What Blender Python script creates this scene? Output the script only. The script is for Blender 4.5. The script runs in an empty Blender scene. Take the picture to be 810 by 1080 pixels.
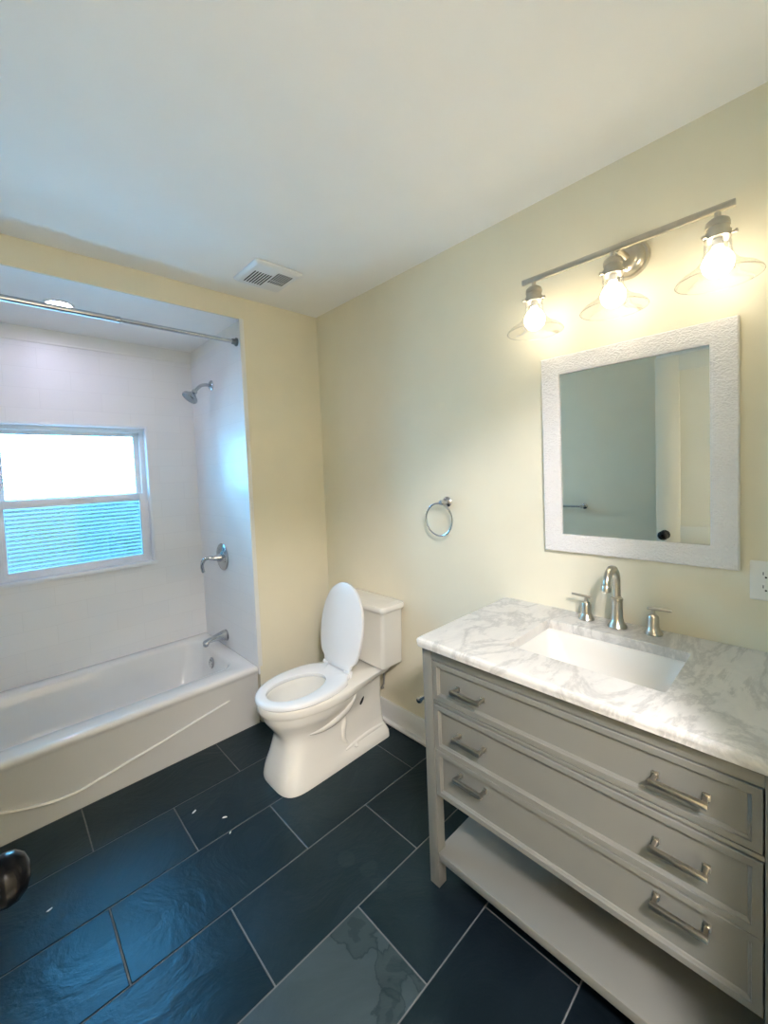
import bpy, bmesh, math, random
from mathutils import Vector, Matrix
PI = math.pi
C = bpy.context.scene.collection
SC = bpy.context.scene
random.seed(7)

# ------------------------------------------------------------------ camera
cam = bpy.data.objects.new('camera', bpy.data.cameras.new('camera')); C.objects.link(cam)
F = Vector((0.68346329, 0.72851751, -0.04626202)); Rt = Vector((0.72735498, -0.68500669, -0.04147987)); U = Vector((0.0619086, 0.00529894, 0.99806776))
m = Matrix.Identity(4)
for i in range(3):
    m[i][0], m[i][1], m[i][2] = Rt[i], U[i], -F[i]
m[2][3] = 1.48175
cam.matrix_world = m
cam.data.sensor_fit = 'HORIZONTAL'; cam.data.sensor_width = 36.0
cam.data.lens = 436.0726 * 36 / 810
cam.data.shift_x = (405 - 400.97) / 810
cam.data.shift_y = -(540 - 517.42) / 810
cam.data.clip_start = 0.02
SC.camera = cam

# ------------------------------------------------------------------ light and exposure
SC.view_settings.view_transform = 'Standard'; SC.view_settings.look = 'None'
SC.view_settings.gamma = 1.0; SC.view_settings.use_curve_mapping = False
SC.view_settings.exposure = 0.22
SC.cycles.max_bounces = 10; SC.cycles.diffuse_bounces = 6; SC.cycles.glossy_bounces = 5
SC.cycles.transparent_max_bounces = 16; SC.cycles.transmission_bounces = 8
SC.cycles.sample_clamp_indirect = 10.0
SC.cycles.caustics_reflective = False; SC.cycles.caustics_refractive = False
DAY = (0.165, 0.59, 1.0); DAY_K = 44.0
BULB = (1.0, 0.87, 0.66); BULB_K = 19.0
w = bpy.data.worlds.new('sky'); SC.world = w; w.use_nodes = True
w.node_tree.nodes['Background'].inputs[0].default_value = DAY + (1,)
w.node_tree.nodes['Background'].inputs[1].default_value = DAY_K
def area(name, loc, rot, sx, sy, power, col, portal=False):
    l = bpy.data.lights.new(name, 'AREA'); l.shape = 'RECTANGLE'; l.size = sx; l.size_y = sy; l.energy = power; l.color = col
    o = bpy.data.objects.new(name, l); C.objects.link(o); o.location = loc; o.rotation_euler = rot
    if portal: l.cycles.is_portal = True
    return o
area('window_portal', (.383, 3.285, 1.39), (PI/2, 0, PI), .86, .98, 1, (1, 1, 1), True)

# ------------------------------------------------------------------ materials
def mat(name):
    mm = bpy.data.materials.new(name); mm.use_nodes = True
    nt = mm.node_tree; b = nt.nodes['Principled BSDF']
    return mm, nt, b
def N(nt, t, **k):
    n = nt.nodes.new(t)
    for a, v in k.items():
        if a.startswith('i_'):
            key = a[2:]; n.inputs[int(key) if key.isdigit() else key].default_value = v
        else: setattr(n, a, v)
    return n
def ramp(nt, src, stops):
    r = N(nt, 'ShaderNodeValToRGB'); nt.links.new(src, r.inputs[0])
    e = r.color_ramp.elements
    while len(e) < len(stops): e.new(.5)
    for q, (p, c) in zip(e, stops): q.position = p; q.color = c + (1,) if len(c) == 3 else c
    return r.outputs[0]
def bump(nt, b, src, s, dist=.002):
    n = N(nt, 'ShaderNodeBump'); n.inputs['Strength'].default_value = s; n.inputs['Distance'].default_value = dist
    nt.links.new(src, n.inputs['Height']); nt.links.new(n.outputs[0], b.inputs['Normal'])
def noise(nt, scale, detail=4, dist=0, vec=None, rough=.5):
    n = N(nt, 'ShaderNodeTexNoise'); n.inputs['Scale'].default_value = scale; n.inputs['Detail'].default_value = detail
    n.inputs['Distortion'].default_value = dist; n.inputs['Roughness'].default_value = rough
    if vec is None: vec = N(nt, 'ShaderNodeTexCoord').outputs['Object']
    nt.links.new(vec, n.inputs['Vector'])
    return n
def plain(name, col, rough=.5, metal=0, var=.03, nscale=6, bs=0, bscale=200, coat=0):
    mm, nt, b = mat(name)
    n = noise(nt, nscale)
    lo = tuple(max(0, c * (1 - var)) for c in col); hi = tuple(min(1, c * (1 + var)) for c in col)
    nt.links.new(ramp(nt, n.outputs[0], [(.3, lo), (.7, hi)]), b.inputs['Base Color'])
    b.inputs['Roughness'].default_value = rough; b.inputs['Metallic'].default_value = metal
    b.inputs['Coat Weight'].default_value = coat; b.inputs['Coat Roughness'].default_value = .08
    if bs: bump(nt, b, noise(nt, bscale, 3).outputs[0], bs, .001)
    return mm
PAINT = plain('greige_wall_paint', (.79, .735, .575), .55, var=.015, bs=.12, bscale=260)
CEIL = plain('ceiling_paint', (.91, .90, .89), .7, var=.01, bs=.1, bscale=200)
WHITEP = plain('white_paint', (.80, .80, .78), .35, var=.01)
PORC = plain('porcelain', (.80, .78, .72), .12, var=.01, coat=.4)
SINKP = plain('sink_ceramic', (.74, .73, .69), .12, var=.01, coat=.4)
SEATP = plain('seat_plastic', (.78, .78, .78), .22, var=.01)
TUBM = plain('tub_enamel', (.74, .735, .72), .10, var=.01, coat=.3)
NICKEL = plain('brushed_nickel', (.55, .51, .44), .28, 1, var=.05, nscale=40)
CHROME = plain('satin_chrome', (.50, .52, .55), .2, 1, var=.04, nscale=30)
GREY = plain('grey_cabinet_paint', (.17, .169, .150), .38, var=.02, bs=.05, bscale=150)
DARKG = plain('cabinet_inner_board', (.25, .25, .24), .6)  # plain grey of the carcass bottom and back panel
VINYL = plain('white_vinyl', (.80, .82, .85), .3, var=.01)
BLACK = plain('black_enamel', (.004, .004, .005), .22, var=.1)
BLACK.node_tree.nodes['Principled BSDF'].inputs['Specular IOR Level'].default_value = .16
SLOT = plain('slot_black', (.01, .01, .01), .6)
PLATE = plain('ivory_white_plastic', (.82, .81, .76), .3, var=.01)
DOORP = plain('door_paint', (.66, .67, .62), .35, var=.01)
CHIP = plain('chip_white', (.85, .85, .83), .6)
RUBBER = plain('grey_braided_hose', (.35, .35, .34), .4, .5, var=.15, nscale=300)
GROUT = plain('grey_grout', (.13, .14, .145), .85, var=.12, nscale=20, bs=.3, bscale=300)

def frame_material():
    mm, nt, b = mat('hammered_white_frame')
    tc = N(nt, 'ShaderNodeTexCoord').outputs['Object']
    mp = N(nt, 'ShaderNodeMapping'); mp.inputs['Scale'].default_value = (1, 1, 1.5); nt.links.new(tc, mp.inputs[0])
    nz = noise(nt, 60, 2, 0, mp.outputs[0])
    mix = N(nt, 'ShaderNodeMixRGB'); mix.inputs[0].default_value = .02
    nt.links.new(mp.outputs[0], mix.inputs[1]); nt.links.new(nz.outputs['Color'], mix.inputs[2])
    v = N(nt, 'ShaderNodeTexVoronoi'); v.feature = 'SMOOTH_F1'; v.inputs['Scale'].default_value = 150
    nt.links.new(mix.outputs[0], v.inputs['Vector'])
    b.inputs['Base Color'].default_value = (.80, .77, .75, 1); b.inputs['Roughness'].default_value = .4
    bump(nt, b, v.outputs['Distance'], .9, .004)
    return mm
FRAMEM = frame_material()

def tile_material(name, axes, ox, oz):
    # glossy white wall tile, running bond, faint grout
    mm, nt, b = mat(name)
    tc = N(nt, 'ShaderNodeTexCoord').outputs['Object']
    s = N(nt, 'ShaderNodeSeparateXYZ'); nt.links.new(tc, s.inputs[0])
    c = N(nt, 'ShaderNodeCombineXYZ')
    nt.links.new(s.outputs[axes[0]], c.inputs[0]); nt.links.new(s.outputs[axes[1]], c.inputs[1])
    mp = N(nt, 'ShaderNodeMapping'); mp.inputs['Location'].default_value = (ox, oz, 0); nt.links.new(c.outputs[0], mp.inputs[0])
    br = N(nt, 'ShaderNodeTexBrick'); br.offset = .5
    br.inputs['Scale'].default_value = 1.0; br.inputs['Brick Width'].default_value = .305; br.inputs['Row Height'].default_value = .116
    br.inputs['Mortar Size'].default_value = .0016; br.inputs['Mortar Smooth'].default_value = .3
    br.inputs['Color1'].default_value = (.80, .80, .80, 1); br.inputs['Color2'].default_value = (.775, .775, .78, 1)
    br.inputs['Mortar'].default_value = (.74, .74, .74, 1)
    nt.links.new(mp.outputs[0], br.inputs['Vector']); nt.links.new(br.outputs['Color'], b.inputs['Base Color'])
    b.inputs['Roughness'].default_value = .36
    inv = N(nt, 'ShaderNodeMath', operation='SUBTRACT'); inv.inputs[0].default_value = 1; nt.links.new(br.outputs['Fac'], inv.inputs[1])
    bump(nt, b, inv.outputs[0], .2, .001)
    return mm
TILE_B = tile_material('white_wall_tile_back', (0, 2), -.844, -1.579 + .116*20)
TILE_S = tile_material('white_wall_tile_side', (1, 2), -3.1, -1.579 + .116*20)

def slate_material(name, dark, light, stain=False):
    mm, nt, b = mat(name)
    tc = N(nt, 'ShaderNodeTexCoord').outputs['Object']
    geo = N(nt, 'ShaderNodeNewGeometry')
    vec = N(nt, 'ShaderNodeVectorMath', operation='MULTIPLY_ADD'); vec.inputs[1].default_value = (1, 1, 1)
    off = N(nt, 'ShaderNodeVectorMath', operation='SCALE'); off.inputs['Scale'].default_value = 9.0
    nt.links.new(geo.outputs['Random Per Island'], off.inputs[0]); nt.links.new(tc, vec.inputs[0]); nt.links.new(off.outputs[0], vec.inputs[2])
    big = noise(nt, 3.2, 6, 1.2, vec.outputs[0], .6)
    col = ramp(nt, big.outputs[0], [(.30, dark), (.72, light)])
    rnd = N(nt, 'ShaderNodeMapRange'); rnd.inputs['To Min'].default_value = .75; rnd.inputs['To Max'].default_value = 1.25
    nt.links.new(geo.outputs['Random Per Island'], rnd.inputs[0])
    mul = N(nt, 'ShaderNodeMixRGB', blend_type='MULTIPLY'); mul.inputs[0].default_value = 1
    nt.links.new(col, mul.inputs[1]); nt.links.new(rnd.outputs[0], mul.inputs[2])
    out = mul.outputs[0]
    # wet or dirty blotches with outlines of their own
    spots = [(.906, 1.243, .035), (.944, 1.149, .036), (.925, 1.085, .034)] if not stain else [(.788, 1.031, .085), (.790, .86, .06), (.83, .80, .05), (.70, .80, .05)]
    wob = noise(nt, 14, 4, .6)
    for (sx, sy, sr) in spots:
        d = N(nt, 'ShaderNodeVectorMath', operation='DISTANCE'); d.inputs[1].default_value = (sx, sy, 0); nt.links.new(tc, d.inputs[0])
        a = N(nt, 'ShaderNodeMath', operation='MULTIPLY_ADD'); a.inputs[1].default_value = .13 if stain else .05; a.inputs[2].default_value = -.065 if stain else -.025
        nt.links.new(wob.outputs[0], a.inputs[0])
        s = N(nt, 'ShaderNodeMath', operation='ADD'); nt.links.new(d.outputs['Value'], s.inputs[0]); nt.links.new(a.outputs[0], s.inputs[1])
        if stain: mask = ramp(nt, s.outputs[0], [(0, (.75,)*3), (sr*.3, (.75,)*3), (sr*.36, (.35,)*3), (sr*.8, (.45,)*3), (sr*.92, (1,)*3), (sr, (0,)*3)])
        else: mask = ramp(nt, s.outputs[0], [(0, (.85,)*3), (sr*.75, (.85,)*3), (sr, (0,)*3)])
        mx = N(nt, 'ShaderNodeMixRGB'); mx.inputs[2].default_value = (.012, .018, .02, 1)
        nt.links.new(mask, mx.inputs[0]); nt.links.new(out, mx.inputs[1]); out = mx.outputs[0]
    nt.links.new(out, b.inputs['Base Color'])
    fine = noise(nt, 26, 8, .5, vec.outputs[0], .65)
    rr = N(nt, 'ShaderNodeMapRange'); rr.inputs['To Min'].default_value = .24; rr.inputs['To Max'].default_value = .40
    nt.links.new(big.outputs[0], rr.inputs[0]); nt.links.new(rr.outputs[0], b.inputs['Roughness'])
    # cleft slate relief: terraces from a stepped noise
    st = N(nt, 'ShaderNodeMath', operation='MULTIPLY'); st.inputs[1].default_value = 7; nt.links.new(big.outputs[0], st.inputs[0])
    sm = N(nt, 'ShaderNodeMath', operation='PINGPONG'); sm.inputs[1].default_value = 1; nt.links.new(st.outputs[0], sm.inputs[0])
    ad = N(nt, 'ShaderNodeMath', operation='MULTIPLY_ADD'); ad.inputs[1].default_value = .5
    nt.links.new(fine.outputs[0], ad.inputs[0]); nt.links.new(sm.outputs[0], ad.inputs[2])
    bump(nt, b, ad.outputs[0], .22, .004)
    b.inputs['Specular IOR Level'].default_value = .5; b.inputs['Specular Tint'].default_value = (.35, .78, 1, 1)
    return mm
SLATE = slate_material('dark_slate', (.003, .005, .007), (.008, .012, .016))
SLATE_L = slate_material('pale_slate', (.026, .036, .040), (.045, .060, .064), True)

def marble_material():
    mm, nt, b = mat('white_marble')
    tc = N(nt, 'ShaderNodeTexCoord').outputs['Object']
    mp = N(nt, 'ShaderNodeMapping'); mp.inputs['Rotation'].default_value = (0, 0, .6); mp.inputs['Scale'].default_value = (1.0, 2.2, 1.0); nt.links.new(tc, mp.inputs[0])
    n1 = noise(nt, 2.2, 8, .9, mp.outputs[0], .68)
    n2 = noise(nt, 6.5, 8, .7, mp.outputs[0], .70)
    def vein(n, width):
        a = N(nt, 'ShaderNodeMath', operation='SUBTRACT'); a.inputs[1].default_value = .5; nt.links.new(n.outputs[0], a.inputs[0])
        q = N(nt, 'ShaderNodeMath', operation='ABSOLUTE'); nt.links.new(a.outputs[0], q.inputs[0])
        return ramp(nt, q.outputs[0], [(0, (1, 1, 1)), (width, (0, 0, 0))])
    base = ramp(nt, n2.outputs[0], [(.32, (.70, .68, .645)), (.52, (.66, .645, .615)), (.70, (.53, .52, .50)), (.85, (.63, .62, .60))])
    x = N(nt, 'ShaderNodeMixRGB'); x.inputs[2].default_value = (.30, .30, .295, 1)
    f = N(nt, 'ShaderNodeMath', operation='MULTIPLY'); f.inputs[1].default_value = .5; nt.links.new(vein(n1, .05), f.inputs[0])
    nt.links.new(f.outputs[0], x.inputs[0]); nt.links.new(base, x.inputs[1])
    y = N(nt, 'ShaderNodeMixRGB'); y.inputs[2].default_value = (.5, .5, .49, 1)
    g = N(nt, 'ShaderNodeMath', operation='MULTIPLY'); g.inputs[1].default_value = .10; nt.links.new(vein(n2, .03), g.inputs[0])
    nt.links.new(g.outputs[0], y.inputs[0]); nt.links.new(x.outputs[0], y.inputs[1])
    nt.links.new(y.outputs[0], b.inputs['Base Color']); b.inputs['Roughness'].default_value = .36
    return mm
MARBLE = marble_material()

def thin_glass(name, tint=(1, 1, 1), refl=1.0):
    mm = bpy.data.materials.new(name); mm.use_nodes = True; nt = mm.node_tree; nt.nodes.clear()
    o = N(nt, 'ShaderNodeOutputMaterial'); t = N(nt, 'ShaderNodeBsdfTransparent'); t.inputs[0].default_value = tint + (1,)
    g = N(nt, 'ShaderNodeBsdfGlossy'); g.inputs['Roughness'].default_value = .03
    fr = N(nt, 'ShaderNodeFresnel'); fr.inputs[0].default_value = 1.45
    mu = N(nt, 'ShaderNodeMath', operation='MULTIPLY'); mu.inputs[1].default_value = refl; nt.links.new(fr.outputs[0], mu.inputs[0])
    x = N(nt, 'ShaderNodeMixShader'); nt.links.new(mu.outputs[0], x.inputs[0]); nt.links.new(t.outputs[0], x.inputs[1]); nt.links.new(g.outputs[0], x.inputs[2])
    nt.links.new(x.outputs[0], o.inputs[0]); return mm
PANE = thin_glass('window_glass', (.97, .985, .99), .8)
SHADE = thin_glass('clear_shade_glass', (.975, .975, .97), .55)
def screen_material():
    mm = bpy.data.materials.new('insect_screen'); mm.use_nodes = True; nt = mm.node_tree; nt.nodes.clear()
    o = N(nt, 'ShaderNodeOutputMaterial'); t = N(nt, 'ShaderNodeBsdfTransparent'); d = N(nt, 'ShaderNodeBsdfDiffuse'); d.inputs[0].default_value = (.05, .05, .055, 1)
    x = N(nt, 'ShaderNodeMixShader'); x.inputs[0].default_value = .80
    nt.links.new(t.outputs[0], x.inputs[1]); nt.links.new(d.outputs[0], x.inputs[2]); nt.links.new(x.outputs[0], o.inputs[0]); return mm
SCREEN = screen_material()
def slat_material():
    mm = bpy.data.materials.new('white_blind_slat'); mm.use_nodes = True; nt = mm.node_tree; nt.nodes.clear()
    o = N(nt, 'ShaderNodeOutputMaterial'); t = N(nt, 'ShaderNodeBsdfTranslucent'); d = N(nt, 'ShaderNodeBsdfDiffuse')
    t.inputs[0].default_value = (.86, .86, .86, 1); d.inputs[0].default_value = (.80, .80, .80, 1)
    x = N(nt, 'ShaderNodeMixShader'); x.inputs[0].default_value = .5
    nt.links.new(t.outputs[0], x.inputs[1]); nt.links.new(d.outputs[0], x.inputs[2])
    # partial transparency added to soften the shade on the slats
    tr_ = N(nt, 'ShaderNodeBsdfTransparent'); y = N(nt, 'ShaderNodeMixShader'); y.inputs[0].default_value = .38
    nt.links.new(x.outputs[0], y.inputs[1]); nt.links.new(tr_.outputs[0], y.inputs[2]); nt.links.new(y.outputs[0], o.inputs[0]); return mm
SLAT = slat_material()
def emit(name, col, k):
    mm = bpy.data.materials.new(name); mm.use_nodes = True; nt = mm.node_tree; nt.nodes.clear()
    o = N(nt, 'ShaderNodeOutputMaterial'); e = N(nt, 'ShaderNodeEmission'); e.inputs[0].default_value = col + (1,); e.inputs[1].default_value = k
    nt.links.new(e.outputs[0], o.inputs[0]); return mm
GLOW = emit('lit_bulb', BULB, BULB_K)
DOWN = emit('lit_downlight', (.76, .72, 1.0), 125.0)
HALL_FILL = emit('lit_hall_fill', (1.0, .95, .98), 385.0)  # glow of the fill lamp added in the hall
mm, nt, b = mat('mirror_silver'); b.inputs['Base Color'].default_value = (.80, .84, .82, 1); b.inputs['Metallic'].default_value = 1; b.inputs['Roughness'].default_value = .015
MIRROR = mm

# ------------------------------------------------------------------ mesh builder
class MB:
    def __init__(s): s.bm = bmesh.new()
    def add(s, vs, fs, mi=0):
        v = [s.bm.verts.new(p) for p in vs]; out = []
        for f in fs:
            try: q = s.bm.faces.new([v[i] for i in f]); q.material_index = mi; out.append(q)
            except ValueError: pass
        return v, out
    def box(s, x0, x1, y0, y1, z0, z1, bev=0, seg=2, mi=0):
        vs = [(x, y, z) for x in (x0, x1) for y in (y0, y1) for z in (z0, z1)]
        v, f = s.add(vs, [(0, 1, 3, 2), (4, 6, 7, 5), (0, 4, 5, 1), (2, 3, 7, 6), (0, 2, 6, 4), (1, 5, 7, 3)], mi)
        if bev:
            es = list({e for q in f for e in q.edges})
            bmesh.ops.bevel(s.bm, geom=es + v, offset=bev, segments=seg, affect='EDGES', profile=.5)
        return s
    def loft(s, loops, cap0=True, cap1=True, mi=0, closed=True):
        n = len(loops[0]); vs = [p for l in loops for p in l]; fs = []
        for k in range(len(loops) - 1):
            for i in range(n if closed else n - 1):
                j = (i + 1) % n
                fs.append((k*n + i, k*n + j, (k+1)*n + j, (k+1)*n + i))
        if cap0: fs.append(tuple(range(n))[::-1])
        if cap1: fs.append(tuple((len(loops)-1)*n + i for i in range(n)))
        s.add(vs, fs, mi); return s
    def lathe(s, prof, o=(0, 0, 0), axis=(0, 0, 1), n=24, cap=True, mi=0):
        # prof: (radius, height along axis)
        a = Vector(axis).normalized(); t = Vector((1, 0, 0)) if abs(a.x) < .9 else Vector((0, 1, 0))
        e1 = a.cross(t).normalized(); e2 = a.cross(e1); o = Vector(o)
        loops = [[o + a*h + (e1*math.cos(2*PI*i/n) + e2*math.sin(2*PI*i/n))*max(r, 1e-5) for i in range(n)] for r, h in prof]
        return s.loft(loops, cap, cap, mi)
    def tube(s, pts, r, n=12, cap=True, mi=0, square=False):
        pts = [Vector(p) for p in pts]; rs = r if isinstance(r, (list, tuple)) else [r]*len(pts)
        loops = []; up = None
        for i, p in enumerate(pts):
            d = (pts[min(i+1, len(pts)-1)] - pts[max(i-1, 0)]).normalized()
            if up is None:
                up = Vector((0, 0, 1)) if abs(d.z) < .9 else Vector((1, 0, 0))
            e1 = d.cross(up).normalized(); e2 = e1.cross(d).normalized(); up = e2
            loops.append([p + (e1*math.cos(2*PI*k/n) + e2*math.sin(2*PI*k/n))*rs[i] for k in range(n)])
        return s.loft(loops, cap, cap, mi)
    def build(s, name, ms, parent=None, loc=(0, 0, 0), smooth=True, angle=35):
        bmesh.ops.recalc_face_normals(s.bm, faces=s.bm.faces[:])
        me = bpy.data.meshes.new(name); s.bm.to_mesh(me); s.bm.free()
        for q in (ms if isinstance(ms, (list, tuple)) else [ms]): me.materials.append(q)
        if smooth:
            me.shade_smooth(); me.set_sharp_from_angle(angle=math.radians(angle))
        o = bpy.data.objects.new(name, me); C.objects.link(o); o.location = loc
        if parent: o.parent = parent
        return o
def tag(o, label, cat, group=None):
    o['label'] = label; o['category'] = cat
    if group: o['group'] = group
    return o
def thing(name, label, cat, loc, group=None):
    o = bpy.data.objects.new(name, None); C.objects.link(o); o.location = loc; o.empty_display_size = .1
    return tag(o, label, cat, group)
def struct(o): o['kind'] = 'structure'; return o
def copy_part(o, parent, loc=None):
    c = o.copy(); C.objects.link(c); c.parent = parent
    if loc is not None: c.location = loc
    for ch in o.children: copy_part(ch, c)
    return c
def rrect(x0, x1, y0, y1, r, z, k=6):
    out = []
    for cx, cy, a in ((x1-r, y1-r, 0), (x0+r, y1-r, 90), (x0+r, y0+r, 180), (x1-r, y0+r, 270)):
        for i in range(k + 1):
            t = math.radians(a + 90*i/k); out.append((cx + r*math.cos(t), cy + r*math.sin(t), z))
    return out
def arc(c, r, a0, a1, n, plane='xz'):
    out = []
    for i in range(n + 1):
        t = math.radians(a0 + (a1 - a0)*i/n); u, v = r*math.cos(t), r*math.sin(t)
        out.append((c[0]+u, c[1], c[2]+v) if plane == 'xz' else (c[0], c[1]+u, c[2]+v))
    return out
def smoothpath(p, k=6):
    p = [Vector(q) for q in p]; out = []
    for i in range(len(p) - 1):
        a, b_, c, d = p[max(i-1, 0)], p[i], p[i+1], p[min(i+2, len(p)-1)]
        for j in range(k):
            t = j/k
            out.append(.5*((2*b_) + (c - a)*t + (2*a - 5*b_ + 4*c - d)*t*t + (3*b_ - a - 3*c + d)*t**3))
    out.append(p[-1]); return out

# ------------------------------------------------------------------ room
RX, BY, CH, LX = 1.636, 2.296, 2.516, -.43      # mirror wall, back wall plane, ceiling, left wall
AX, AY, AC = 1.093, 3.100, 2.394                 # alcove: tiled end face, tiled back face, ceiling
HY = -1.5

# floor: grout bed with slate tiles in running bond
mb = MB(); mb.box(LX-.12, RX+.12, -.11, 3.24, -.08, -.0022)
P, L, T1 = .308, .616, 2.0003
def tile_top(x0, x1, y0, y1, mi):
    g, h, b_ = .0022, -.006, .0022
    x0 += g; x1 -= g; y0 += g; y1 -= g
    lo = [(x0, y0, h), (x1, y0, h), (x1, y1, h), (x0, y1, h)]
    md = [(x0, y0, -.001), (x1, y0, -.001), (x1, y1, -.001), (x0, y1, -.001)]
    hi = [(x0+b_, y0+b_, 0), (x1-b_, y0+b_, 0), (x1-b_, y1-b_, 0), (x0+b_, y1-b_, 0)]
    mb.loft([lo, md, hi], False, True, mi)
for r in range(-1, 8):
    y1 = T1 - (r)*P + 0.0; y0 = y1 - P
    yb = min(y1, 2.60)
    xs = (.511 if r % 2 == 0 else .2055 + .003)      # row below first line holds the joint at .511
    for k in range(-3, 4):
        a, b_ = xs + k*L, xs + (k+1)*L
        a, b_ = max(a, LX), min(b_, RX)
        if b_ - a < .02 or yb < .1 - .2: continue
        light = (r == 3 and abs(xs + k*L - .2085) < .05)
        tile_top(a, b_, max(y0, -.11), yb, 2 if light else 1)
fl = struct(mb.build('floor', [GROUT, SLATE, SLATE_L], smooth=False))

mb = MB(); mb.box(LX-.12, RX+.12, HY-.1, -.11, -.08, 0)
struct(mb.build('floor_hall_added', plain('added_bounce_carpet', (.72, .69, .63), .95, var=.06, nscale=40, bs=.6, bscale=400), smooth=False))  # unseen pale carpet, added to bounce lamp light up to the ceiling
mb = MB(); mb.box(LX-.12, RX+.12, HY-.1, BY, CH, CH+.08)
struct(mb.build('ceiling', CEIL, smooth=False))
mb = MB(); mb.box(LX-.12, AX+.05, BY+.012, 3.24, AC, CH+.08)
struct(mb.build('ceiling_alcove', CEIL, smooth=False))
mb = MB(); mb.box(LX-.12, AX+.012, BY, BY+.012, AC-.002, CH)
struct(mb.build('wall_header', PAINT, smooth=False))
mb = MB(); mb.box(RX, RX+.12, HY-.1, 3.24, 0, CH+.08)
struct(mb.build('wall_right', PAINT, smooth=False))
mb = MB(); mb.box(AX+.012, RX, BY, 3.24, 0, CH)
struct(mb.build('wall_back', [PAINT], smooth=False))
mb = MB(); mb.box(LX-.12, LX, HY-.1, 3.24, 0, CH+.08)
struct(mb.build('wall_left', PAINT, smooth=False))
# wall with the doorway the picture is taken from, and an unseen hall added behind it for the light
mb = MB(); mb.box(LX, -.10, -.17, -.05, 0, CH); mb.box(.76, RX, -.17, -.05, 0, CH); mb.box(-.10, .76, -.17, -.05, 2.19, CH)
struct(mb.build('wall_near', PAINT, smooth=False))
mb = MB(); mb.box(LX, RX, HY-.1, HY, 0, CH)
struct(mb.build('wall_hall_added', PAINT, smooth=False))

# alcove back wall with the window opening
WX0, WX1, WZ0, WZ1 = -.020, .786, .932, 1.848
def ring_boxes(mb, y0, y1, zt, x0, x1, z0=.30):
    mb.box(x0, WX0, y0, y1, z0, zt); mb.box(WX1, x1, y0, y1, z0, zt)
    mb.box(WX0, WX1, y0, y1, z0, WZ0); mb.box(WX0, WX1, y0, y1, WZ1, zt)
mb = MB(); ring_boxes(mb, AY+.012, 3.24, AC, LX, AX+.012, 0)
wb = struct(mb.build('wall_alcove', WHITEP, smooth=False))
mb = MB(); ring_boxes(mb, AY, AY+.012, 2.312, LX+.012, AX)
mb.build('tile_field', TILE_B, wb, smooth=False)
mb = MB(); mb.box(AX, AX+.012, BY-.006, AY, .30, 2.312, .001)
t = struct(mb.build('wall_alcove_right', TILE_S, smooth=False))
mb = MB(); mb.box(AX+.0105, AX+.012, BY+.001, AY+.012, 2.312, AC); mb.build('paint_strip', WHITEP, t, smooth=False)
mb = MB(); mb.box(LX, LX+.012, BY-.006, AY, .30, 2.312, .001)
t = struct(mb.build('wall_alcove_left', TILE_S, smooth=False))
mb = MB(); mb.box(LX, LX+.0015, BY+.012, AY+.012, 2.312, AC); mb.build('paint_strip', WHITEP, t, smooth=False)
# white bullnose strip where the tile meets the back wall, up to the header
mb = MB(); mb.box(AX-.0005, AX+.027, BY-.009, BY, .345, AC, .004)
struct(mb.build('trim_1', WHITEP))

mb = MB(); mb.box(LX+.013, AX-.001, AY-.006, AY+.004, 2.304, 2.316, .002); mb.build('added_shadow_cap', WHITEP, wb)  # cap strip added to cast a shadow line along the tile top
# window: liner, frame, two sashes
mb = MB()
for a in ((WX0, WX0+.014, WZ0, WZ1), (WX1-.014, WX1, WZ0, WZ1), (WX0, WX1, WZ1-.014, WZ1)):
    mb.box(a[0], a[1], AY-.004, 3.235, a[2], a[3], .002)
win = struct(mb.build('window_1', VINYL))
mb = MB(); mb.box(WX0-.012, WX1+.012, AY-.012, 3.235, WZ0-.012, WZ0+.010, .003); mb.build('window_sill', VINYL, win)
def rect_frame(mb, x0, x1, z0, z1, wl, wr, wb_, wt, y0, y1, bev=.004):
    mb.box(x0, x0+wl, y0, y1, z0, z1, bev); mb.box(x1-wr, x1, y0, y1, z0, z1, bev)
    mb.box(x0+wl-.004, x1-wr+.004, y0+.001, y1-.001, z0, z0+wb_, bev); mb.box(x0+wl-.004, x1-wr+.004, y0+.001, y1-.001, z1-wt, z1, bev)
mb = MB(); rect_frame(mb, WX0+.012, WX1-.012, WZ0+.008, WZ1-.012, .030, .030, .022, .028, 3.150, 3.215); mb.build('window_frame', VINYL, win)
mb = MB(); rect_frame(mb, .018, .748, 1.378, 1.812, .034, .034, .030, .030, 3.182, 3.204); s2 = mb.build('upper_sash', VINYL, win)
mb = MB(); mb.box(.05, .716, 3.192, 3.196, 1.406, 1.784); mb.build('pane', PANE, s2, smooth=False)
mb = MB(); rect_frame(mb, .004, .762, .950, 1.402, .036, .036, .036, .048, 3.152, 3.178); s1 = mb.build('lower_sash', VINYL, win)
mb = MB(); mb.box(.038, .728, 3.164, 3.168, .984, 1.356); mb.build('pane', PANE, s1, smooth=False)
mb = MB(); mb.box(.35, .43, 3.146, 3.156, 1.386, 1.396, .002); mb.build('sash_lift', VINYL, s1)
mb = MB(); mb.box(.0, .77, 3.2290, 3.2292, .95, 1.392); mb.build('insect_screen', SCREEN, win, smooth=False)
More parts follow.
